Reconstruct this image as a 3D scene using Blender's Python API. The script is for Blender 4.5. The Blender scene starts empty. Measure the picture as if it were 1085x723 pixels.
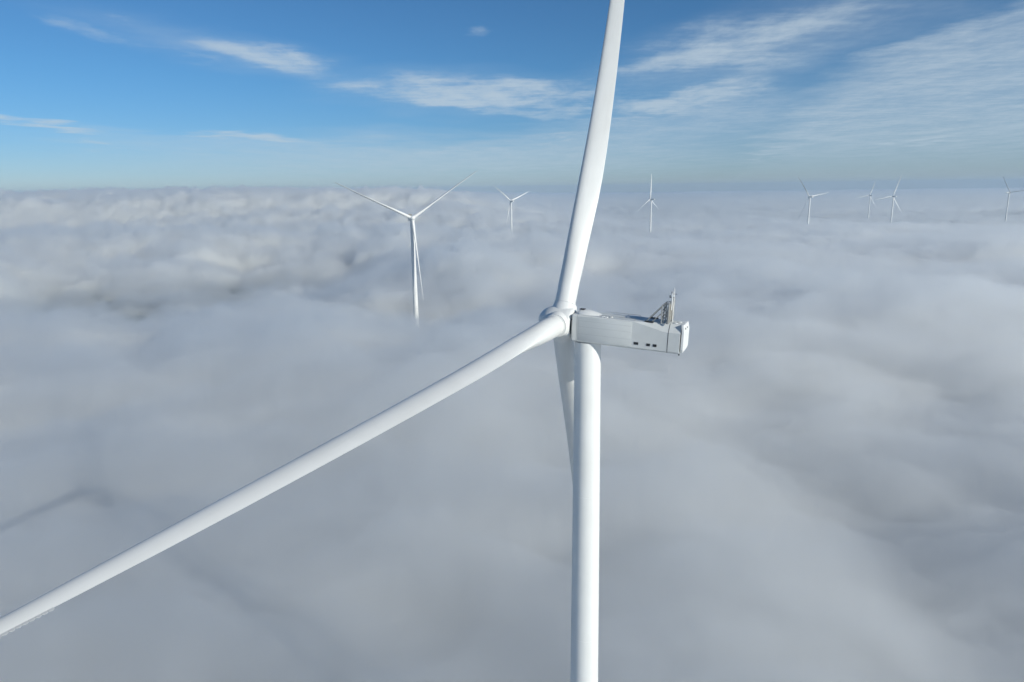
import bpy, bmesh, math, random
import numpy as np
from mathutils import Matrix, Vector
random.seed(7)
C = bpy.context.scene.collection
R = math.radians

# ------------------------------------------------------------------ settings
sc = bpy.context.scene
sc.render.engine = 'CYCLES'
sc.view_settings.view_transform = 'Standard'
sc.view_settings.look = 'None'
sc.view_settings.gamma = 1.0
sc.view_settings.use_curve_mapping = False
EXPOSURE = 0.0
sc.view_settings.exposure = EXPOSURE
cy = sc.cycles
cy.use_denoising = True
try:
    cy.denoiser = 'OPENIMAGEDENOISE'
    cy.denoising_input_passes = 'RGB_ALBEDO_NORMAL'
except Exception:
    pass
cy.max_bounces = 24
cy.volume_bounces = 11
cy.diffuse_bounces = 4
cy.glossy_bounces = 3
cy.transmission_bounces = 2
cy.transparent_max_bounces = 128
cy.sample_clamp_indirect = 8.0
cy.use_adaptive_sampling = True
cy.adaptive_threshold = 0.02

SKY = .087
SUN_AZ, SUN_EL = 131.0, 22.0          # azimuth clockwise from the view direction
CAM_Z = 160.0
PITCH, ROLL, FPX = 12.5, -0.8, 723.0   # the lens in pixels of a 1085 wide picture

# ------------------------------------------------------------------ helpers
def prop(o, label=None, cat=None, group=None, kind=None):
    if label: o['label'] = label
    if cat: o['category'] = cat
    if group: o['group'] = group
    if kind: o['kind'] = kind
    return o

def mesh_obj(name, verts, faces, mat, parent=None, smooth=True, sharp=None):
    me = bpy.data.meshes.new(name)
    me.from_pydata([tuple(v) for v in verts], [], faces)
    me.update()
    if mat: me.materials.append(mat)
    if smooth:
        me.polygons.foreach_set('use_smooth', [True] * len(me.polygons))
        if sharp is not None:
            me.set_sharp_from_angle(angle=R(sharp))
    o = bpy.data.objects.new(name, me)
    C.objects.link(o)
    if parent: o.parent = parent
    return o

class MB:
    """collects boxes, tubes and lofts of ONE part"""
    def __init__(s): s.v, s.f = [], []
    def add(s, v, f):
        b = len(s.v); s.v += [tuple(p) for p in v]; s.f += [tuple(b + i for i in q) for q in f]
    def loft(s, rings, cap=True):
        n = len(rings[0]); v = [p for r in rings for p in r]; f = []
        for i in range(len(rings) - 1):
            for j in range(n):
                k = (j + 1) % n
                f.append((i*n+j, i*n+k, (i+1)*n+k, (i+1)*n+j))
        if cap:
            f.append(tuple(range(n - 1, -1, -1)))
            f.append(tuple((len(rings)-1)*n + j for j in range(n)))
        s.add(v, f)
    def box(s, lo, hi, bev=0.0):
        bm = bmesh.new()
        bmesh.ops.create_cube(bm, size=1)
        for v in bm.verts:
            v.co = Vector([lo[i] + (v.co[i] + .5) * (hi[i] - lo[i]) for i in range(3)])
        if bev:
            bmesh.ops.bevel(bm, geom=list(bm.edges), offset=bev, segments=2, affect='EDGES', profile=.5)
        bm.verts.index_update()
        s.add([v.co[:] for v in bm.verts], [[v.index for v in f.verts] for f in bm.faces])
        bm.free()
    def tube(s, a, b, r, n=10, r2=None):
        a, b = Vector(a), Vector(b); d = (b - a).normalized()
        x = d.orthogonal().normalized(); y = d.cross(x)
        rs = []
        for p, q in ((a, r), (b, r if r2 is None else r2)):
            rs.append([p + (x*math.cos(2*math.pi*i/n) + y*math.sin(2*math.pi*i/n))*q for i in range(n)])
        s.loft(rs)
    def lathe_x(s, prof, n=48):
        rs = [[(x, r*math.cos(2*math.pi*i/n), r*math.sin(2*math.pi*i/n)) for i in range(n)] for x, r in prof]
        s.loft(rs)
    def build(s, name, mat, parent=None, smooth=True, sharp=35):
        return mesh_obj(name, s.v, s.f, mat, parent, smooth, sharp)

# ------------------------------------------------------------------ materials
def paint(name, col, rough=.45, streak=.06, scale=(.6, .6, .08), seams=None):
    m = bpy.data.materials.new(name); m.use_nodes = True
    nt = m.node_tree; N = nt.nodes; L = nt.links
    b = N['Principled BSDF']
    b.inputs['Roughness'].default_value = rough
    b.inputs['Specular IOR Level'].default_value = .35
    tc = N.new('ShaderNodeTexCoord'); mp = N.new('ShaderNodeMapping')
    mp.inputs['Scale'].default_value = scale
    L.new(tc.outputs['Object'], mp.inputs['Vector'])
    n1 = N.new('ShaderNodeTexNoise'); n1.inputs['Scale'].default_value = 1.0
    n1.inputs['Detail'].default_value = 6; n1.inputs['Roughness'].default_value = .62
    L.new(mp.outputs[0], n1.inputs['Vector'])
    n2 = N.new('ShaderNodeTexNoise'); n2.inputs['Scale'].default_value = .25; n2.inputs['Detail'].default_value = 3
    L.new(tc.outputs['Object'], n2.inputs['Vector'])
    mr = N.new('ShaderNodeMapRange'); mr.inputs[1].default_value = .35; mr.inputs[2].default_value = .75
    mr.inputs[3].default_value = 1.0; mr.inputs[4].default_value = 1.0 - streak
    L.new(n1.outputs['Fac'], mr.inputs[0])
    mr2 = N.new('ShaderNodeMapRange'); mr2.inputs[1].default_value = .3; mr2.inputs[2].default_value = .7
    mr2.inputs[3].default_value = 1.0; mr2.inputs[4].default_value = 1.0 - streak * .6
    L.new(n2.outputs['Fac'], mr2.inputs[0])
    mu = N.new('ShaderNodeMath'); mu.operation = 'MULTIPLY'
    L.new(mr.outputs[0], mu.inputs[0]); L.new(mr2.outputs[0], mu.inputs[1])
    mx = N.new('ShaderNodeMix'); mx.data_type = 'RGBA'
    mx.inputs['A'].default_value = (col[0]*.62, col[1]*.6, col[2]*.55, 1)
    mx.inputs['B'].default_value = (*col, 1)
    L.new(mu.outputs[0], mx.inputs['Factor'])
    L.new(mx.outputs['Result'], b.inputs['Base Color'])
    rr = N.new('ShaderNodeMapRange'); rr.inputs[3].default_value = rough - .08; rr.inputs[4].default_value = rough + .12
    L.new(n1.outputs['Fac'], rr.inputs[0]); L.new(rr.outputs[0], b.inputs['Roughness'])
    return m

M_BLADE = paint('blade_gelcoat', (.75, .75, .73), .42, .2, (.8, .8, .06))
M_TOWER = paint('tower_paint', (.75, .755, .74), .45, .22, (.7, .7, .03))
M_NAC = paint('nacelle_gelcoat', (.66, .67, .655), .45, .16, (.5, .5, .5))
M_PANEL = paint('nacelle_panel_gelcoat', (.63, .645, .635), .45, .16, (.25, .6, .6))
M_HUB = paint('hub_gelcoat', (.76, .76, .74), .42, .12, (.6, .6, .6))
M_GALV = paint('galvanised_steel', (.46, .45, .42), .5, .3, (2, 2, 2))
M_GALV.node_tree.nodes['Principled BSDF'].inputs['Metallic'].default_value = .35
M_DARK = paint('dark_rubber', (.03, .032, .035), .6, .2, (2, 2, 2))
M_SEAM = paint('seam_sealant', (.30, .31, .31), .6, .2, (2, 2, 2))
M_JOINT = paint('panel_joint_filler', (.47, .48, .475), .6, .2, (2, 2, 2))
M_FIN = paint('radiator_fins', (.34, .32, .28), .55, .3, (3, 3, 3))
M_EDGE = paint('serration_plastic', (.62, .62, .60), .5, .1, (1, 1, 1))

def ground_mat():
    m = bpy.data.materials.new('farmland'); m.use_nodes = True
    N = m.node_tree.nodes; L = m.node_tree.links; b = N['Principled BSDF']
    tc = N.new('ShaderNodeTexCoord')
    vo = N.new('ShaderNodeTexVoronoi'); vo.inputs['Scale'].default_value = .004
    L.new(tc.outputs['Object'], vo.inputs['Vector'])
    rp = N.new('ShaderNodeValToRGB'); e = rp.color_ramp.elements
    e[0].color = (.042, .055, .032, 1); e[1].color = (.075, .078, .055, 1)
    k = rp.color_ramp.elements.new(.5); k.color = (.055, .072, .038, 1)
    sp = N.new('ShaderNodeSeparateColor'); L.new(vo.outputs['Color'], sp.inputs[0])
    L.new(sp.outputs[0], rp.inputs[0])
    no = N.new('ShaderNodeTexNoise'); no.inputs['Scale'].default_value = .02; no.inputs['Detail'].default_value = 5
    L.new(tc.outputs['Object'], no.inputs['Vector'])
    mx = N.new('ShaderNodeMix'); mx.data_type = 'RGBA'; mx.inputs['B'].default_value = (.035, .04, .02, 1)
    mr = N.new('ShaderNodeMapRange'); mr.inputs[1].default_value = .4; mr.inputs[2].default_value = .7; mr.inputs[4].default_value = .7
    L.new(no.outputs['Fac'], mr.inputs[0]); L.new(mr.outputs[0], mx.inputs['Factor'])
    L.new(rp.outputs[0], mx.inputs['A']); L.new(mx.outputs['Result'], b.inputs['Base Color'])
    b.inputs['Roughness'].default_value = .95
    return m

def vol_mat(name, dens, col, aniso):
    m = bpy.data.materials.new(name); m.use_nodes = True
    N = m.node_tree.nodes; L = m.node_tree.links
    N.remove(N['Principled BSDF'])
    v = N.new('ShaderNodeVolumePrincipled')
    v.inputs['Color'].default_value = (*col, 1)
    v.inputs['Density'].default_value = dens
    v.inputs['Anisotropy'].default_value = aniso
    L.new(v.outputs[0], N['Material Output'].inputs['Volume'])
    return m

# ------------------------------------------------------------------ camera
def cam_axes():
    p, r = R(PITCH), R(ROLL)
    F = Vector((0, math.cos(p), -math.sin(p))); X = Vector((1, 0, 0)); U = X.cross(F)
    return math.cos(r)*X + math.sin(r)*U, -math.sin(r)*X + math.cos(r)*U, F
CR, CU, CF = cam_axes()
cam = bpy.data.cameras.new('camera'); co = bpy.data.objects.new('camera', cam); C.objects.link(co)
co.matrix_world = Matrix(((CR.x, CU.x, -CF.x, 0), (CR.y, CU.y, -CF.y, 0), (CR.z, CU.z, -CF.z, CAM_Z), (0, 0, 0, 1)))
cam.sensor_width = 36; cam.lens = 36 * FPX / 1085
cam.clip_start = .5; cam.clip_end = 120000
sc.camera = co

# ------------------------------------------------------------------ wind turbine
TOWER_H = 140.0       # hub height above the turbine's own ground
BLADE_L = 88.0
SPAN = [  # s, chord, thickness ratio, twist deg, pitch axis (share of chord), roundness
    (2.7, 3.25, 1.0, 12, .5, 1), (4.0, 3.25, 1.0, 12, .5, 1), (6.5, 3.27, 1.0, 12, .5, 1), (9.5, 3.38, .90, 12, .475, .85),
    (13, 3.5, .76, 11.5, .46, .55), (17, 3.66, .62, 10, .43, .25), (21, 3.78, .50, 8.5, .40, .08), (25, 3.82, .42, 7, .38, 0),
    (30, 3.72, .36, 5.5, .365, 0), (36, 3.5, .315, 4.2, .355, 0), (43, 3.24, .28, 3, .35, 0), (50, 2.98, .25, 2, .345, 0),
    (57, 2.72, .23, 1.2, .34, 0), (64, 2.42, .215, .5, .335, 0), (70, 2.1, .205, 0, .33, 0), (76, 1.72, .195, -.3, .33, 0),
    (81, 1.34, .185, -.5, .33, 0), (84.5, .98, .18, -.5, .33, 0), (86.5, .70, .18, -.5, .35, 0), (87.5, .42, .18, -.5, .42, 0), (88, .12, .2, -.5, .5, 0)]
def span_at(s):
    A = np.array(SPAN); return [float(np.interp(s, A[:, 0], A[:, i])) for i in range(1, 6)]
NP = 44
def section(s, pre):
    c, t, tw, pa, rd = span_at(s)
    pts = []
    for i in range(NP):
        u = 2*math.pi*i/NP
        x = .5*(1 + math.cos(u))                       # 1 at the trailing edge
        cx_, cy_ = .5 + .5*math.cos(u), .5*t*math.sin(u)
        yt = 5*t*(.2969*math.sqrt(max(x, 0)) - .126*x - .3516*x*x + .2843*x**3 - .1015*x**4)
        yt = max(yt, .012*t) if x > .97 else yt
        ca = .025*math.sin(math.pi*x)*(1 - rd)
        ay = ca + yt*(1 if math.sin(u) >= 0 else -1)
        X = (1-rd)*x + rd*cx_; Y = (1-rd)*ay + rd*cy_
        X = (X - pa)*c; Y = Y*c
        a = R(tw)
        pts.append((X*math.cos(a) - Y*math.sin(a) - pre*(s/80)**2, X*math.sin(a) + Y*math.cos(a), s))
    return pts
def blade_mesh(pre, parent):
    ss = [p[0] for p in SPAN]; fine = []
    for a, b in zip(ss[:-1], ss[1:]):
        n = max(1, int((b - a)/1.6)); fine += [a + (b-a)*k/n for k in range(n)]
    fine.append(ss[-1])
    m = MB(); m.loft([section(s, pre) for s in fine]); bl = m.build('blade', M_BLADE, parent, sharp=50)
    return bl
def serration(pre, parent):
    m = MB(); s = 77.6
    while s < 85.5:
        d = .34
        c, t, tw, pa, rd = span_at(s + d/2); a = R(tw); px = pre*((s+d/2)/80)**2
        def P(x, y, z): return ((x-pa*c)*math.cos(a) - y*math.sin(a) - px, (x-pa*c)*math.sin(a) + y*math.cos(a), z)
        w = .24; base = c*.95
        v = [P(base, .014, s+.01), P(c+.13, .012, s+.01), P(c+w, .006, s+d/2), P(c+.13, .012, s+d-.01), P(base, .014, s+d-.01)]
        v += [P(base, -.014, s+.01), P(c+.13, -.012, s+.01), P(c+w, -.006, s+d/2), P(c+.13, -.012, s+d-.01), P(base, -.014, s+d-.01)]
        f = [(0, 1, 2, 3, 4), (9, 8, 7, 6, 5)] + [(i, i+5, (i+1) % 5+5, (i+1) % 5) for i in range(5)]
        m.add(v, f); s += d
    return m.build('serrated_edge', M_EDGE, parent, smooth=False)
def root_collar(parent):
    m = MB(); n = 48
    def ring(r, z): return [(r*math.cos(2*math.pi*i/n), r*math.sin(2*math.pi*i/n), z) for i in range(n)]
    m.loft([ring(1.66, 2.86), ring(1.73, 2.90), ring(1.73, 3.03), ring(1.66, 3.07)])
    return m.build('root_collar', M_HUB, parent)

def rotor_frame(rear_az, tilt=5.0):
    """rear_az: compass direction (clockwise from +Y) in which the nacelle points away from the rotor"""
    r = R(rear_az); ah = Vector((math.sin(r), math.cos(r), 0))
    a = ah*math.cos(R(tilt)) + Vector((0, 0, -math.sin(R(tilt))))
    h = Vector((0, 0, 1)).cross(ah).normalized()       # to the left of the rear direction
    return ah, a, h
def place_rotor(root, parts, hubw, rear_az, phi, blades, cones, hsign, pitch=0):
    """parts: hub object; blades: list; phi measured from up towards hsign*h"""
    ah, a, h = rotor_frame(rear_az); h = h*hsign
    u = a.cross(h); u = u if u.z > 0 else -u
    M0 = Matrix.Translation(hubw)
    inv = root.matrix_world.inverted()
    def basis(X, Y, Z): return Matrix(((X.x, Y.x, Z.x, 0), (X.y, Y.y, Z.y, 0), (X.z, Y.z, Z.z, 0), (0, 0, 0, 1)))
    b0 = R(phi); z0 = math.sin(b0)*h + math.cos(b0)*u
    parts.matrix_basis = inv @ M0 @ basis(a, z0.cross(a), z0)
    for k, b in enumerate(blades):
        t = R(phi + 120*k); d = math.sin(t)*h + math.cos(t)*u; c = R(cones[k])
        Z = (d*math.cos(c) - a*math.sin(c)).normalized(); X = (a*math.cos(c) + d*math.sin(c)).normalized()
        p = R(pitch); Y = Z.cross(X)
        X2 = X*math.cos(p) + Y*math.sin(p)
        b.matrix_basis = inv @ M0 @ basis(X2, Z.cross(X2), Z)

def make_root(hubw, rear_az):
    ah, a, h = rotor_frame(rear_az)
    base = Vector(hubw) + a*4.35; base.z = hubw[2] - TOWER_H
    root = bpy.data.objects.new('wind_turbine', None); C.objects.link(root)
    root.empty_display_size = 3
    th = math.atan2(ah.y, ah.x)
    root.matrix_world = Matrix.Translation(base) @ Matrix.Rotation(th, 4, 'Z')
    root.location = base; root.rotation_euler = (0, 0, th)
    return root
# local turbine frame: +X runs from the rotor to the rear, +Y is 90 degrees left of it, Z up, origin at tower foot.
HUBX = -4.35*math.cos(R(5)); 
def nx(x): return HUBX + x         # distance behind the rotor centre
def nz(z): return TOWER_H + z

def build_tower(root):
    m = MB(); n = 72; rings = []
    zs = [0, .25, 30, 58, 86, 112, TOWER_H-2.75]
    def rad(z): return 2.95 + (2.03-2.95)*(z/(TOWER_H-2.75))**.9
    def ring(z, r): return [(r*math.cos(2*math.pi*i/n), r*math.sin(2*math.pi*i/n), z) for i in range(n)]
    rings.append(ring(-4.0, rad(0)))
    for a_, b_ in zip(zs[:-1], zs[1:]):
        for k in range(8): z = a_ + (b_-a_)*k/8; rings.append(ring(z, rad(z)))
        if b_ < TOWER_H - 3:
            rings += [ring(b_-.06, rad(b_)+.001), ring(b_-.05, rad(b_)-.012), ring(b_+.05, rad(b_)-.012), ring(b_+.06, rad(b_)-.001)]
    rings.append(ring(zs[-1], rad(zs[-1])))
    m.loft(rings); t = m.build('tower', M_TOWER, root, sharp=40)
    y = MB(); y.loft([ring(TOWER_H-2.95, 1.9), ring(TOWER_H-2.45, 1.9)])
    y.build('yaw_collar', M_SEAM, t)
    return t

SIDE = -1    # the camera's side of the main nacelle is local -Y
def build_nacelle(root, full=True):
    m = MB(); W = 2.12; B = -2.55; T = 1.62
    def sec(x, ztop, zch, inset, w=W, b=B):
        # walls go up to zch, then a chamfer up to the roof edge at w-inset
        r = [(-w+.28, b), (w-.28, b), (w, b+.25), (w, zch), (w-inset, ztop), (-w+inset, ztop), (-w, zch), (-w, b+.25)]
        return [(nx(x), yy, nz(zz)) for yy, zz in r]
    m.loft([sec(2.35, T, T-.12, .12, 1.9, -2.35), sec(2.6, T, T-.1, .1), sec(12.0, T, T-.1, .1), sec(12.3, T, T-.12, .12, W-.02),
            sec(16.6, T+.06, .5, .95, W-.03), sec(18.3, T+.1, .5, .95, W-.03), sec(18.8, T+.08, .5, .95, W-.03)])
    nac = m.build('nacelle', M_NAC, root, sharp=20)
    if not full: return nac
    # proud side covers of the front part, both flanks
    for s in (-1, 1):
        p = MB()
        y0, y1 = (W*s, (W+.035)*s) if s > 0 else ((W+.035)*s, W*s)
        y0, y1 = min(y0, y1) , max(y0, y1)
        p.box((nx(3.45), y0+.001, nz(-2.2)), (nx(11.75), y1, nz(1.46)), .02)
        sp = p.build('side_panel', M_PANEL, nac, sharp=30)
        q = MB()
        yo = (W+.036)*s
        for z in (-1.15, -.05, .85):
            q.box((nx(3.5), min(yo-.006*s, yo+.006*s), nz(z-.015)), (nx(11.7), max(yo-.006*s, yo+.006*s), nz(z+.015)))
        q.build('panel_joint', M_JOINT, nac, smooth=False)
    # front corner cover seam and the rear hood seam (rings around the body)
    def ringband(x0, x1, grow, zch, inset, ztop, name, mat):
        b = MB()
        b.loft([sec(x, ztop+grow, zch+grow*.6, inset, W+grow, B-grow) for x in (x0, x1)])
        return b.build(name, mat, nac, smooth=False)
    ringband(3.22, 3.27, .012, T-.1, .1, T, 'cover_seam', M_SEAM)
    ringband(17.05, 17.13, -.012, .5, .95, T+.07, 'hood_seam', M_DARK)
    # dark intake vents low on the camera's flank and its opposite
    for s in (-1, 1):
        for x0, x1 in ((12.15, 12.85), (14.05, 14.6), (15.0, 15.55)):
            v = MB(); yo = (W-.03)*s
            v.box((nx(x0), min(yo-.05, yo+.05), nz(-1.83)), (nx(x1), max(yo-.05, yo+.05), nz(-1.45)), .015)
            for k in range(3):
                zz = -1.78 + k*.12
                v.box((nx(x0)+.03, min(yo, yo+.07*s), nz(zz)), (nx(x1)-.03, max(yo, yo+.07*s), nz(zz+.03)))
            v.build('vent', M_DARK, nac, smooth=False)
    # rear plate: an upright bulged plate with clipped top corners
    p = MB()
    def plate(x, g):
        r = [(-1.55+g, -2.45+g), (1.55-g, -2.45+g), (1.95-g, -1.9), (2.02-g, .75), (1.8-g, 1.72-g), (-1.8+g, 1.72-g), (-2.02+g, .75), (-1.95+g, -1.9)]
        return [(nx(x + (.04 if zz > .9 or zz < -1.95 else .2)), yy, nz(zz)) for yy, zz in r]
    p.loft([plate(18.78, 0), plate(19.08, 0), plate(19.14, .05)])
    rp = p.build('rear_plate', M_HUB, nac, sharp=15)
    for yy in (-.8, .45):
        l = MB(); l.box((nx(19.2), yy-.16, nz(.98)), (nx(19.36), yy+.16, nz(1.2)), .03); l.build('rear_light', M_SEAM, nac)
    hk = MB(); hk.box((nx(18.65), -1.72, nz(-2.78)), (nx(18.85), -1.5, nz(-2.5)), .04); hk.build('towing_eye', M_DARK, nac)
    # roof: hatch blister near the rotor, rails, hatch lids
    b = MB(); rs = []
    for x, k in ((2.75, .25), (2.9, .75), (3.3, 1.0), (4.4, 1.0), (5.2, .75), (5.9, .4), (6.4, .05)):
        rs.append([(nx(x), 1.25*math.cos(math.pi*i/14)*(.55+.45*k), nz(T-.02) + .62*k*math.sin(math.pi*i/14)) for i in range(15)])
    b.loft(rs); b.build('roof_blister', M_HUB, nac, sharp=60)
    h2 = MB(); h2.box((nx(2.95), -.45, nz(T+.60)), (nx(3.75), .45, nz(T+.68)), .02); h2.build('beacon_base', M_DARK, nac)
    for x, y in ((6.9, -1.35), (7.5, -1.6), (8.0, -.9)):
        h = MB(); h.box((nx(x), y-.22, nz(T-.01)), (nx(x+.4), y+.22, nz(T+.13)), .03); h.build('roof_hatch', M_HUB, nac)
    for s in (-1, 1):
        r = MB(); yy = 1.55*s
        r.tube((nx(6.6), yy, nz(T+.28)), (nx(12.0), yy, nz(T+.28)), .025)
        for x in (6.6, 8.4, 10.2, 12.0): r.tube((nx(x), yy, nz(T-.05)), (nx(x), yy, nz(T+.28)), .025)
        r.build('roof_rail', M_GALV, nac)
    for x, y in ((17.6, -.9), (18.0, .2)):
        h = MB(); h.box((nx(x), y-.3, nz(T+.05)), (nx(x+.45), y+.3, nz(T+.2)), .03); h.build('roof_hatch', M_HUB, nac)
    # the cooler: an upright radiator across the roof, propped from the front
    cl = MB(); cx0 = 16.85; Z0, Z1 = T+.02, T+3.25
    YS = (-1.75, -.6, .6, 1.75)
    for y, zt in zip(YS, (3.15, 3.2, 3.45, 3.55)): cl.box((nx(cx0-.1), y-.1, nz(Z0)), (nx(cx0+.1), y+.1, nz(T+zt)), .02)
    cl.box((nx(cx0-.07), -1.66, nz(Z0+.28)), (nx(cx0+.07), 1.66, nz(Z0+.42)), .02); cl.box((nx(cx0-.07), -1.66, nz(T+2.55)), (nx(cx0+.07), 1.66, nz(T+2.67)), .02)
    xf = cx0 - 1.0                                          # open lattice in front of the radiator
    for y in (-1.55, -.1, 1.45):
        cl.tube((nx(xf), y, nz(Z0-.04)), (nx(xf), y, nz(T+2.75)), .085, 8)
        cl.tube((nx(xf), y, nz(T+2.7)), (nx(cx0), y, nz(T+2.9)), .06, 8)
        cl.tube((nx(xf), y, nz(T+.35)), (nx(cx0), y, nz(T+1.6)), .05, 8)
    for z in (.9, 1.9, 2.7): cl.tube((nx(xf), -1.6, nz(T+z)), (nx(xf), 1.5, nz(T+z)), .06, 8)
    cl.tube((nx(xf), -1.5, nz(T+.3)), (nx(xf), 1.4, nz(T+2.6)), .05, 8)
    cooler = cl.build('radiator_frame', M_GALV, root, sharp=30)
    for (y0, y1), top, w0, w1 in zip(zip(YS[:-1], YS[1:]), (2.9, 3.0, 3.25), (.12, .16, .12), (.2, .14, .14)):
        pm = MB(); pm.box((nx(cx0-.05), y0+w0, nz(Z0+.46)), (nx(cx0+.05), y1-w1, nz(T+top)))
        k = 0
        while Z0+.5+k*.12 < T+top-.06:
            z = Z0+.5+k*.12; k += 1
            pm.box((nx(cx0-.085), y0+w0+.01, nz(z)), (nx(cx0+.085), y1-w1-.01, nz(z+.05)))
        pm.build('radiator_core', M_FIN, cooler, smooth=False)
    for y in (-1.75, 1.75):
        st = MB(); st.tube((nx(cx0-1.0), y*.9, nz(Z1-.65)), (nx(cx0-3.2), y*.85, nz(T+.12)), .075)
        st.tube((nx(cx0-1.0), y*.9, nz(Z0+1.5)), (nx(cx0-2.35), y*.85, nz(T+.12)), .06)
        st.build('strut', M_GALV, cooler)
        ft = MB(); ft.box((nx(cx0-3.4), y*.85-.25, nz(T-.02)), (nx(cx0-2.1), y*.85+.25, nz(T+.16)), .03); ft.build('foot_plate', M_DARK, cooler)
    d = MB(); d.tube((nx(cx0+.12), -1.7, nz(Z0+.1)), (nx(cx0+.12), 1.7, nz(Z1-.3)), .05); d.build('diagonal_brace', M_GALV, cooler)
    pp = MB()
    pts = [(nx(cx0-.2), -1.2, nz(T-.05)), (nx(cx0-.3), -1.2, nz(T+1.6)), (nx(cx0-.28), -.9, nz(T+2.3)), (nx(cx0-.2), -.2, nz(T+2.5))]
    for a_, b_ in zip(pts[:-1], pts[1:]): pp.tube(a_, b_, .09)
    pp.build('coolant_pipe', M_GALV, cooler)
    pp = MB()
    pts = [(nx(cx0-.25), .9, nz(T-.05)), (nx(cx0-.35), .9, nz(T+1.9)), (nx(cx0-.2), .4, nz(T+2.4))]
    for a_, b_ in zip(pts[:-1], pts[1:]): pp.tube(a_, b_, .09)
    pp.build('coolant_pipe', M_GALV, cooler)
    for y, z0, hgt, rr in ((-.9, 2.0, 4.5, .11), (.4, 0.0, 4.85, .085)):
        xm = cx0 + .2
        a_ = MB(); a_.tube((nx(xm), y, nz(T+z0)), (nx(xm), y, nz(T+hgt)), rr, 12, rr*.85)
        a_.tube((nx(xm), y, nz(T+hgt)), (nx(xm), y, nz(T+hgt+.3)), .03)
        an = a_.build('sensor_mast', M_HUB, root)
        c_ = MB(); c_.tube((nx(xm-.35), y, nz(T+hgt-.7)), (nx(xm+.35), y, nz(T+hgt-.7)), .035)
        c_.tube((nx(xm-.32), y, nz(T+hgt-.75)), (nx(xm-.32), y, nz(T+hgt-.4)), .08); c_.build('wind_sensor', M_DARK, an)
    return nac

def tilt_nacelle(parts, deg=2.3):
    p = Vector((nx(2.4), 0, nz(0)))
    M = Matrix.Translation(p) @ Matrix.Rotation(R(deg), 4, 'Y') @ Matrix.Translation(-p)
    for o in parts: o.matrix_basis = M
def build_hub(root):
    m = MB()
    m.lathe_x([(-3.75, .02), (-3.72, .35), (-3.55, .85), (-3.2, 1.35), (-2.65, 1.83), (-1.95, 2.2), (-1.1, 2.42), (-.2, 2.5),
               (.9, 2.5), (1.6, 2.42), (1.95, 2.25), (2.02, 2.0)])
    hub = m.build('hub', M_HUB, root, sharp=60)
    n = 48
    for k in range(3):
        t = R(120*k); q = MB(); rings = []
        for r, z in ((2.02, 1.2), (1.98, 2.2), (1.86, 2.55), (1.80, 2.84)):
            pts = []
            for i in range(n):
                p = Vector((r*math.cos(2*math.pi*i/n), r*math.sin(2*math.pi*i/n), z))
                p.rotate(Matrix.Rotation(-t, 3, 'X')); pts.append(p)
            rings.append(pts)
        q.loft(rings); q.build('blade_socket', M_HUB, hub, sharp=40)
    e = MB(); e.lathe_x([(2.0, 1.75), (2.45, 1.75)]); e.build('shaft_seal', M_DARK, hub)
    return hub

def cam_point(px, py, dist):
    d = CF + CR*((px-542.5)/FPX) - CU*((py-361.5)/FPX)
    return Vector((0, 0, CAM_Z)) + d*(dist/math.hypot(d.x, d.y))

# the near machine (hub placed where the photograph's perspective puts it)
GROUP = 'wind turbines standing in the fog'
HUB_MAIN = Vector((0, 0, CAM_Z)) + (lambda d: d*(105/d.y))(CF + CR*((595-542.5)/FPX) - CU*((341-361.5)/FPX))
MAIN_AZ = 90 + 24.55
turbines = []
root = make_root(HUB_MAIN, MAIN_AZ)
bpy.context.view_layer.update()
prop(root, 'huge white wind turbine nearest the camera with its nacelle and radiator in full view', 'wind turbine', GROUP)
tower = build_tower(root); nac = build_nacelle(root); hub = build_hub(root)
tilt_nacelle([o for o in root.children if o.name.startswith(('nacelle', 'radiator_frame', 'sensor_mast'))])
blades = [blade_mesh(p, root) for p in (3.43, 1.88, 1.09)]
for b, p in zip(blades, (3.43, 1.88, 1.09)): serration(p, b); root_collar(b)
place_rotor(root, hub, HUB_MAIN, MAIN_AZ, 27.4, blades, (2.83, 2.08, 2.02), 1)
turbines.append(root)

def copy_tree(o, parent=None, deep=True):
    c = o.copy(); C.objects.link(c); c.parent = parent
    if deep:
        for ch in list(o.children): copy_tree(ch, c, True)
    return c
def far_turbine(px, py, dist, rear_az, phi, label, pitch=0, deep=False):
    hubw = cam_point(px, py, dist)
    r = make_root(hubw, rear_az); bpy.context.view_layer.update()
    prop(r, label, 'wind turbine', GROUP)
    copy_tree(tower, r, deep)
    copy_tree(nac, r, deep)
    if deep:
        for ch in list(root.children):
            if ch.name.startswith(('radiator_frame', 'sensor_mast')): copy_tree(ch, r, True)
    hb = copy_tree(hub, r, True); bs = [copy_tree(blades[1], r, deep) for _ in range(3)]
    hs = 1 if rotor_frame(rear_az)[2].dot(CR) > 0 else -1
    place_rotor(r, hb, hubw, rear_az, phi, bs, (2, 2, 2), hs, pitch)
    turbines.append(r)
    return r
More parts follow.
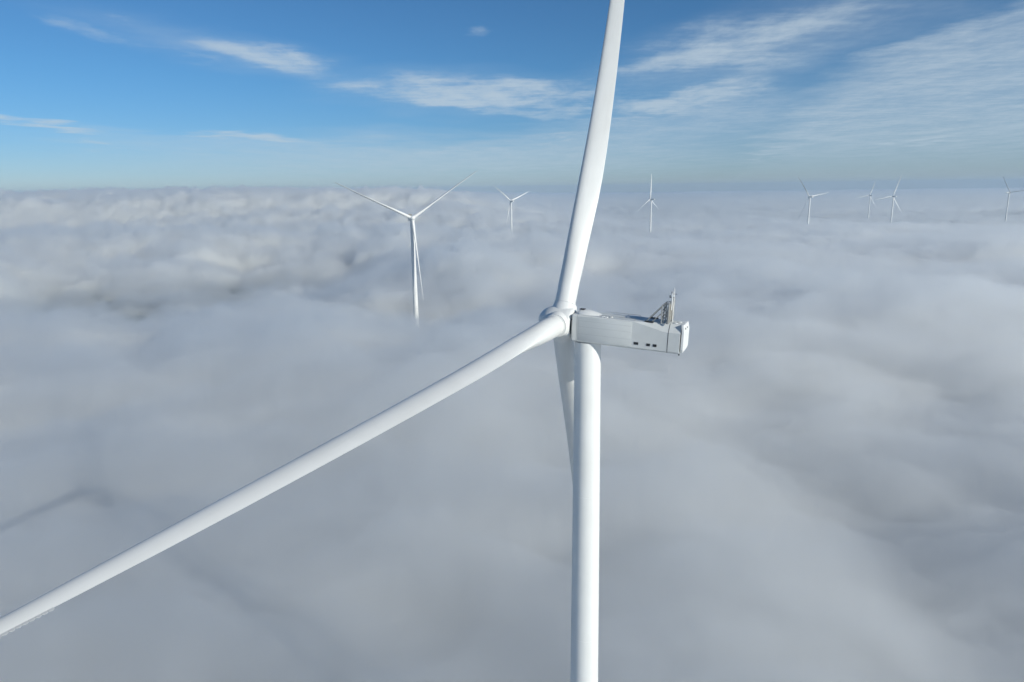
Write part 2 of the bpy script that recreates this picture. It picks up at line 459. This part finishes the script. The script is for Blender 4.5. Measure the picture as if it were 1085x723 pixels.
# px, py of the hub, distance, compass direction of the nacelle's rear, rotor angle
far_turbine(437, 231.5, 745, -8.4 + 12 - 20, 175.5, 'white turbine left of the big one, one blade hanging down its tower', 20, True)
far_turbine(541, 213, 2490, 180 - 32, -51, 'small far turbine immediately left of the big upright blade', 50)
far_turbine(689, 211, 2540, 180 - 57 + 11, 0, 'far turbine with one blade straight up, just right of the big upright blade', 50)
far_turbine(857.5, 208.5, 2650, 180 + 23 - 40, -38, 'far turbine with its upper blade leaning left, left of the close pair', 25)
far_turbine(921.5, 207, 4290, 180 + 27 - 40, 20, 'smallest and farthest turbine, the left one of the close pair', 50)
far_turbine(946, 208, 3180, 180 + 28 - 40, 20, 'far turbine, the taller right one of the close pair', 50)
far_turbine(1070.5, 204, 3750, 180 + 35 + 50, -37, 'far turbine at the right edge of the picture', -50)
bases = [(t.location.x, t.location.y, t.location.z) for t in turbines]

# ------------------------------------------------------------------ noise for terrain and fog
rng = np.random.RandomState(11)
PERM = rng.permutation(1024); GA = rng.rand(1024)*2*np.pi
GX, GY = np.cos(GA), np.sin(GA)
def perlin(x, y, seed=0):
    x = x + seed*37.17; y = y + seed*91.73
    xi = np.floor(x).astype(np.int64); yi = np.floor(y).astype(np.int64)
    xf, yf = x - xi, y - yi
    u = xf*xf*xf*(xf*(xf*6-15)+10); v = yf*yf*yf*(yf*(yf*6-15)+10)
    def g(i, j, a, b):
        h = PERM[(PERM[i & 1023] + j) & 1023]
        return GX[h]*a + GY[h]*b
    n00 = g(xi, yi, xf, yf); n10 = g(xi+1, yi, xf-1, yf); n01 = g(xi, yi+1, xf, yf-1); n11 = g(xi+1, yi+1, xf-1, yf-1)
    return ((n00*(1-u)+n10*u)*(1-v) + (n01*(1-u)+n11*u)*v)*1.5
def fbm(x, y, wl, oct_=4, gain=.5, seed=0, billow=False):
    r = 0; a = 1; t = 0
    for k in range(oct_):
        n = perlin(x/wl, y/wl, seed + k*5)
        if billow: n = 1 - 2*np.abs(n)*1.4
        r = r + a*n; t += a; a *= gain; wl *= .48
    return r/t

def polar(nr, r0, r1, front, back):
    rad = np.concatenate([[0.0], np.exp(np.linspace(np.log(r0), np.log(r1), nr))])
    th = np.concatenate([np.linspace(R(-48), R(48), front), np.linspace(R(48), R(312), back)[1:-1]])
    Rr, Th = np.meshgrid(rad[1:], th, indexing='ij')
    return rad, th, Rr*np.sin(Th), Rr*np.cos(Th)
def grid_mesh(name, X, Y, Z, z0, bottom, mat, smooth=True):
    nr, nt = X.shape
    top = np.stack([X, Y, Z], -1).reshape(-1, 3)
    verts = np.concatenate([top, [[0, 0, z0]]]); nc = nr*nt
    i = np.arange(nr-1)[:, None]; j = np.arange(nt)[None, :]; k = (j+1) % nt
    quads = np.stack([i*nt+j + 0*k, i*nt+k, (i+1)*nt+k, (i+1)*nt+j + 0*k], -1).reshape(-1, 4)
    tris = np.stack([np.full(nt, nc), (np.arange(nt)+1) % nt, np.arange(nt)], -1)
    if bottom is not None:
        ring = np.stack([X[-1], Y[-1], np.full(nt, bottom)], -1)
        b0 = len(verts); verts = np.concatenate([verts, ring, [[0, 0, bottom]]])
        jj = np.arange(nt); kk = (jj+1) % nt; o = (nr-1)*nt
        quads = np.concatenate([quads, np.stack([o+jj, o+kk, b0+kk, b0+jj], -1)])
        tris = np.concatenate([tris, np.stack([np.full(nt, b0+nt), b0+jj, b0+kk], -1)])
    me = bpy.data.meshes.new(name)
    nq, nt3 = len(quads), len(tris)
    me.vertices.add(len(verts)); me.vertices.foreach_set('co', verts.astype(np.float32).ravel())
    me.loops.add(nq*4 + nt3*3)
    me.loops.foreach_set('vertex_index', np.concatenate([quads.ravel(), tris.ravel()]).astype(np.int32))
    me.polygons.add(nq + nt3)
    st = np.concatenate([np.arange(nq)*4, nq*4 + np.arange(nt3)*3]).astype(np.int32)
    me.polygons.foreach_set('loop_start', st)
    me.polygons.foreach_set('use_smooth', np.full(nq+nt3, smooth))
    me.update(calc_edges=True); me.validate()
    me.materials.append(mat)
    o = bpy.data.objects.new(name, me); C.objects.link(o)
    return o

# ------------------------------------------------------------------ ground under the fog
FAR = 25000.0
def ground_h(X, Y):
    num = np.zeros_like(X); den = np.full_like(X, 2e-7)
    for bx, by, bz in bases:
        w = 1/((X-bx)**2 + (Y-by)**2 + 900.0)
        num += w*bz; den += w
    return num/den
rad, th, X, Y = polar(110, 15, FAR*1.03, 130, 90)
G = ground_h(X, Y)
g0 = float(ground_h(np.zeros(1), np.zeros(1))[0])
prop(grid_mesh('ground', X, Y, G, g0, None, ground_mat()), 'dark green and brown farmland hidden under the fog', 'ground', kind='structure')

# ------------------------------------------------------------------ sea of fog: three nested layers, thin on top and dense below
def bump(X, Y, x, y, sx, sy, rot, amp):
    c, s = math.cos(R(rot)), math.sin(R(rot)); dx, dy = X-x, Y-y
    a, b = (dx*c + dy*s)/sx, (-dx*s + dy*c)/sy
    return amp*np.exp(-(a*a + b*b))
HOLLOWS = [  # x, y, radius across, radius along, turn, lift in metres
    (137, 240, 52, 120, 10, -13), (34, 205, 30, 22, 0, -6), (-10, 175, 26, 22, 30, -4), (-442, 1140, 150, 360, 21, -60),
    (-590, 880, 125, 260, 34, -52), (-760, 1250, 90, 260, 30, -36), (-300, 1260, 60, 240, 14, -34), (-250, 900, 50, 130, 15, -16), (170, 1000, 110, 260, -10, -18),
    (-60, 720, 120, 70, 0, -14), (-95, 710, 65, 150, 8, -23),
    (330, 620, 260, 220, 20, 12), (-120, 420, 160, 120, 0, 7), (-900, 2450, 1700, 520, -12, -75), (-600, 1700, 900, 130, -8, 20),
    (-250, 1400, 300, 60, 10, 12), (500, 1500, 500, 260, -20, -12)]
def thin(X, Y):
    D = np.hypot(X, Y); az = np.degrees(np.arctan2(X, Y))
    T = np.clip((az + 6)/16, 0, 1)*np.clip((D-1500)/2200, 0, 1)
    return T*T*(3-2*T)
def core_h(X, Y):
    D = np.hypot(X, Y); az = np.degrees(np.arctan2(X, Y))
    mid = np.clip((D-250)/450, 0, 1); far = np.clip((D-1300)/2200, 0, 1)
    wx = X + 40*fbm(X, Y, 170, 3, .5, 51); wy = Y + 40*fbm(X, Y, 170, 3, .5, 52)
    rt = np.clip((az + 4)/14, 0, 1)                       # the right-hand side lies flatter
    h = 37 + (4.5 + 15.5*mid)*fbm(wx*.8+wy*.3, wy, 300, 4, .5, 1)
    h = h + (4 + (24 + 22*(1-rt)*np.clip((D-600)/500, 0, 1))*mid*(1-.45*rt))*(.55*fbm(wx*.62, wy, 120, 5, .55, 2, True) + .6*fbm(wx*.5, wy, 110, 5, .55, 15))
    h = h + mid*(20*fbm(X*.7, Y, 430, 3, .5, 9))
    h = h + far*(1-.6*rt)*(46*fbm(X*.45, Y, 1300, 3, .5, 3) + 22*fbm(wx*.4, wy, 380, 5, .55, 4, True))
    for b in HOLLOWS: h = h + bump(X, Y, *b)
    # thin and even over the low land beyond the right-hand machines
    T = thin(X, Y)
    h = h*(1-T) + T*(ground_h(X, Y) + 1.5 + .42*(h-30))
    # ripples combed out along the light wind
    nr = np.clip(1.3 - D/1100, .25, 1)
    h = h + 3.2*nr*fbm(wx*1.1 + .25*wy, wy*.42, 34, 4, .55, 13) + 1.2*nr*fbm(wx, wy, 17, 3, .5, 14)
    # the bank that rises at the far left
    Dw = D + 420*fbm(X, Y, 1700, 4, .5, 61) + 70*fbm(wx*.6, wy, 300, 4, .55, 62)
    side = np.clip((-az + 4)/16, 0, 1); side = side*side*(3-2*side)*np.clip((60-np.abs(az))/15, 0, 1)
    h = h + side*(40*np.clip((Dw-2400)/1300, 0, 1) + np.clip((Dw-3500)/260, 0, 1)*(52 + 22*fbm(wx*.35, wy, 600, 5, .55, 6, True)))
    return h
FOG_COL, FOG_G = (.9945, .9965, .990), .36
def layer(name, lift, wl, amp, dens, seed, bottom, label, billow=False):
    rad, th, X, Y = polar(480, 15, FAR, 520, 130)
    H = core_h(X, Y) + lift*(1 - .45*thin(X, Y))
    if amp: H = H + amp*np.clip(.65 + np.hypot(X, Y)/1100, 0, 1.6)*fbm(X*.75, Y, wl, 5, .58, seed, billow)
    z0 = float(H[0].mean())
    o = grid_mesh(name, X, Y, H, z0, bottom, vol_mat(name, dens, FOG_COL, FOG_G))
    return prop(o, label, 'fog', kind='stuff')
layer('fog', 0, 60, 5, .072, 21, -150, 'dense pale grey fog filling the land below the turbines')
layer('fog_veil', 9, 85, 15, .019, 31, -154, 'thinner grey veil of fog lying over the dense fog', True)
layer('fog_wisps', 22, 150, 28, .0029, 41, -158, 'faint drifting mist on top of the sea of fog')

# air
hz = MB(); hz.box((-27000, -27000, -162), (27000, 27000, 275))
prop(hz.build('haze', vol_mat('haze', 5.5e-5, (.58, .73, .88), .2), None, smooth=False), 'thin blue haze in the air over the fog', 'haze', kind='stuff')

# ------------------------------------------------------------------ sun and sky
sun = bpy.data.lights.new('sun', 'SUN'); so = bpy.data.objects.new('sun', sun); C.objects.link(so)
sun.energy = 4.2; sun.angle = R(.53); sun.color = (.99, .978, .888)
S = Vector((math.sin(R(SUN_AZ))*math.cos(R(SUN_EL)), math.cos(R(SUN_AZ))*math.cos(R(SUN_EL)), math.sin(R(SUN_EL))))
so.rotation_euler = S.to_track_quat('Z', 'Y').to_euler(); so.location = (0, 0, 600)

w = bpy.data.worlds.new('World'); sc.world = w; w.use_nodes = True
N = w.node_tree.nodes; L = w.node_tree.links; N.clear()
out = N.new('ShaderNodeOutputWorld'); bg = N.new('ShaderNodeBackground'); L.new(bg.outputs[0], out.inputs[0])
bg.inputs['Strength'].default_value = SKY
sky = N.new('ShaderNodeTexSky'); sky.sky_type = 'NISHITA'; sky.sun_disc = False
sky.sun_elevation = R(SUN_EL); sky.sun_rotation = R(SUN_AZ)
sky.altitude = 3000; sky.air_density = 1.25; sky.dust_density = 0.0; sky.ozone_density = 8.0

def nd(t, **k):
    n = N.new(t)
    for a_, v in k.items(): setattr(n, a_, v)
    return n
def mth(op, a_, b_=None, c_=None):
    n = nd('ShaderNodeMath', operation=op)
    for i, v in enumerate((a_, b_, c_)):
        if v is None: continue
        if isinstance(v, (int, float)): n.inputs[i].default_value = v
        else: L.new(v, n.inputs[i])
    return n.outputs[0]
tc = nd('ShaderNodeTexCoord'); sx = nd('ShaderNodeSeparateXYZ'); L.new(tc.outputs['Generated'], sx.inputs[0])
dx, dy, dz = sx.outputs
az = mth('MULTIPLY', mth('ARCTAN2', dx, dy), 180/math.pi)
el = mth('MULTIPLY', mth('ARCSINE', dz), 180/math.pi)
zc = mth('MAXIMUM', mth('ADD', dz, .015), .02)
pl = nd('ShaderNodeCombineXYZ'); L.new(mth('DIVIDE', dx, zc), pl.inputs[0]); L.new(mth('DIVIDE', dy, zc), pl.inputs[1])
def noise(vec, scale, detail, rough, rot=0, stretch=(1, 1, 1)):
    mp = nd('ShaderNodeMapping'); mp.inputs['Rotation'].default_value[2] = R(rot); mp.inputs['Scale'].default_value = stretch
    L.new(vec, mp.inputs['Vector'])
    n = nd('ShaderNodeTexNoise'); n.inputs['Scale'].default_value = scale; n.inputs['Detail'].default_value = detail
    n.inputs['Roughness'].default_value = rough; L.new(mp.outputs[0], n.inputs['Vector']); return n.outputs['Fac']
P = pl.outputs[0]
ae = nd('ShaderNodeCombineXYZ'); L.new(az, ae.inputs[0]); L.new(el, ae.inputs[1])
wn = nd('ShaderNodeTexNoise'); wn.inputs['Scale'].default_value = .9; wn.inputs['Detail'].default_value = 5; L.new(P, wn.inputs['Vector'])
wv = nd('ShaderNodeVectorMath', operation='MULTIPLY_ADD'); L.new(wn.outputs['Color'], wv.inputs[0])
wv.inputs[1].default_value = (11, 2.8, 0); wv.inputs[2].default_value = (-5.5, -1.4, 0)
wa = nd('ShaderNodeVectorMath', operation='ADD'); L.new(ae.outputs[0], wa.inputs[0]); L.new(wv.outputs[0], wa.inputs[1])
# cirrus: where in the sky (compass degrees, height in degrees), how wide and tall, turn, strength
CIRRUS = [(-34.5, 4.8, 7, .75, -11, .95, .1), (-18.6, 10.1, 6, 1.2, -8, 1, .25), (-24.3, 9.8, 4.5, .6, -12, .55, .1), (-30.5, 11, 5, .8, -10, .5, .1),
          (-26.5, 12, 3, .5, 0, .6, .1), (-2.5, 7.5, 13, 1.7, -2, 1, .4), (-20.5, 4.1, 6.5, .65, -2, .95, .2), (-29, 3, 3.5, .3, 0, .5, .1),
          (-5.5, 3.0, 7, .35, 0, .6, .1), (14, 6.7, 10, 1.3, 8, .85, .3), (5, 5.9, 6, .9, 5, .6, .1), (18, 10.6, 13, 2.7, 9, .85, .2),
          (12, 9.2, 7, 1.2, 6, .65, .1), (-2, 11.6, 1.8, .6, 0, .5, .1), (20, 2.5, 1.6, .7, 0, .6, .1), (30.4, 3.0, 1.8, .7, 0, .6, .1),
          (4, 3.9, 2.6, .9, 15, .6, .1), (30, 10, 9, 1.4, 20, .6, .1)]
VEILS = [(15, 5.2, 16, 2.4, 6, .75, .2), (-3, 2.6, 34, 2.4, 0, .85, .1), (19, 10, 15, 3.6, 9, .6, .1), (-4, 7.5, 13, 2.2, -2, .45, .1), (-22, 10.5, 12, 1.8, -9, .3, .1), (-24, 3.8, 14, 1.0, -2, .35, .1)]
def masks(lst):
    tot = None
    for ca, ce, wa_, wh, ro, stg, inner in lst:
        mp = nd('ShaderNodeMapping', vector_type='TEXTURE')
        mp.inputs['Location'].default_value = (ca, ce, 0); mp.inputs['Rotation'].default_value = (0, 0, R(ro)); mp.inputs['Scale'].default_value = (wa_, wh, 1)
        L.new(wa.outputs[0], mp.inputs['Vector'])
        ln = nd('ShaderNodeVectorMath', operation='LENGTH'); L.new(mp.outputs[0], ln.inputs[0])
        mr = nd('ShaderNodeMapRange', interpolation_type='SMOOTHSTEP'); L.new(ln.outputs['Value'], mr.inputs[0])
        mr.inputs[1].default_value = inner; mr.inputs[2].default_value = 1.12; mr.inputs[3].default_value = stg; mr.inputs[4].default_value = 0
        tot = mr.outputs[0] if tot is None else mth('ADD', mth('MULTIPLY', tot, mth('SUBTRACT', 1.0, mr.outputs[0])), mr.outputs[0])
    return tot
tot = masks(CIRRUS); vt = masks(VEILS); vr = masks([(37, 5.4, 22, 7.0, 13, .95, .66)])
n1 = noise(P, 1.5, 10, .66, 25, (1, .55, 1)); n2 = noise(P, 5.5, 5, .6, -30, (.45, 1.3, 1)); n3 = noise(P, 9, 4, .6, 20, (1.4, .8, 1))
tex = mth('ADD', mth('MULTIPLY', n1, .8), mth('MULTIPLY', n2, .2))
mr = nd('ShaderNodeMapRange', interpolation_type='SMOOTHSTEP'); L.new(tex, mr.inputs[0])
L.new(mth('MULTIPLY_ADD', tot, -.27, .55), mr.inputs[1]); L.new(mth('MULTIPLY_ADD', tot, -.25, .84), mr.inputs[2])
vtex = mth('ADD', mth('MULTIPLY', n1, .85), mth('ADD', mth('MULTIPLY', n2, .4), mth('MULTIPLY', n3, .35)))      # about .8 on average
vmr = nd('ShaderNodeMapRange', interpolation_type='SMOOTHSTEP'); L.new(vtex, vmr.inputs[0])
vmr.inputs[1].default_value = .58; vmr.inputs[2].default_value = 1.05; vmr.inputs[3].default_value = .38; vmr.inputs[4].default_value = .74
ca_ = mth('MULTIPLY', mth('MULTIPLY', mr.outputs[0], mth('POWER', tot, .6)), .74); 
low = nd('ShaderNodeMapRange', interpolation_type='SMOOTHSTEP'); L.new(el, low.inputs[0]); low.inputs[1].default_value = .3; low.inputs[2].default_value = 3.6; low.inputs[3].default_value = .3
cv = mth('MULTIPLY', mth('MAXIMUM', mth('MULTIPLY', vr, low.outputs[0]), vt), vmr.outputs[0])
cover = mth('SUBTRACT', mth('ADD', ca_, cv), mth('MULTIPLY', ca_, cv))
mx = nd('ShaderNodeMix', data_type='RGBA'); L.new(cover, mx.inputs['Factor'])
tn = nd('ShaderNodeVectorMath', operation='MULTIPLY'); L.new(sky.outputs[0], tn.inputs[0]); 
tr = nd('ShaderNodeMapRange', interpolation_type='SMOOTHSTEP'); L.new(el, tr.inputs[0]); tr.inputs[1].default_value = 0; tr.inputs[2].default_value = 9
tm = nd('ShaderNodeMix', data_type='RGBA'); L.new(tr.outputs[0], tm.inputs['Factor']); tm.inputs['A'].default_value = (1.0, .95, .93, 1); tm.inputs['B'].default_value = (.87, 1.055, 1.0, 1)
L.new(tm.outputs['Result'], tn.inputs[1])
L.new(tn.outputs[0], mx.inputs['A']); mx.inputs['B'].default_value = tuple(v/SKY for v in (.52, .62, .70)) + (1,)
L.new(mx.outputs['Result'], bg.inputs['Color'])
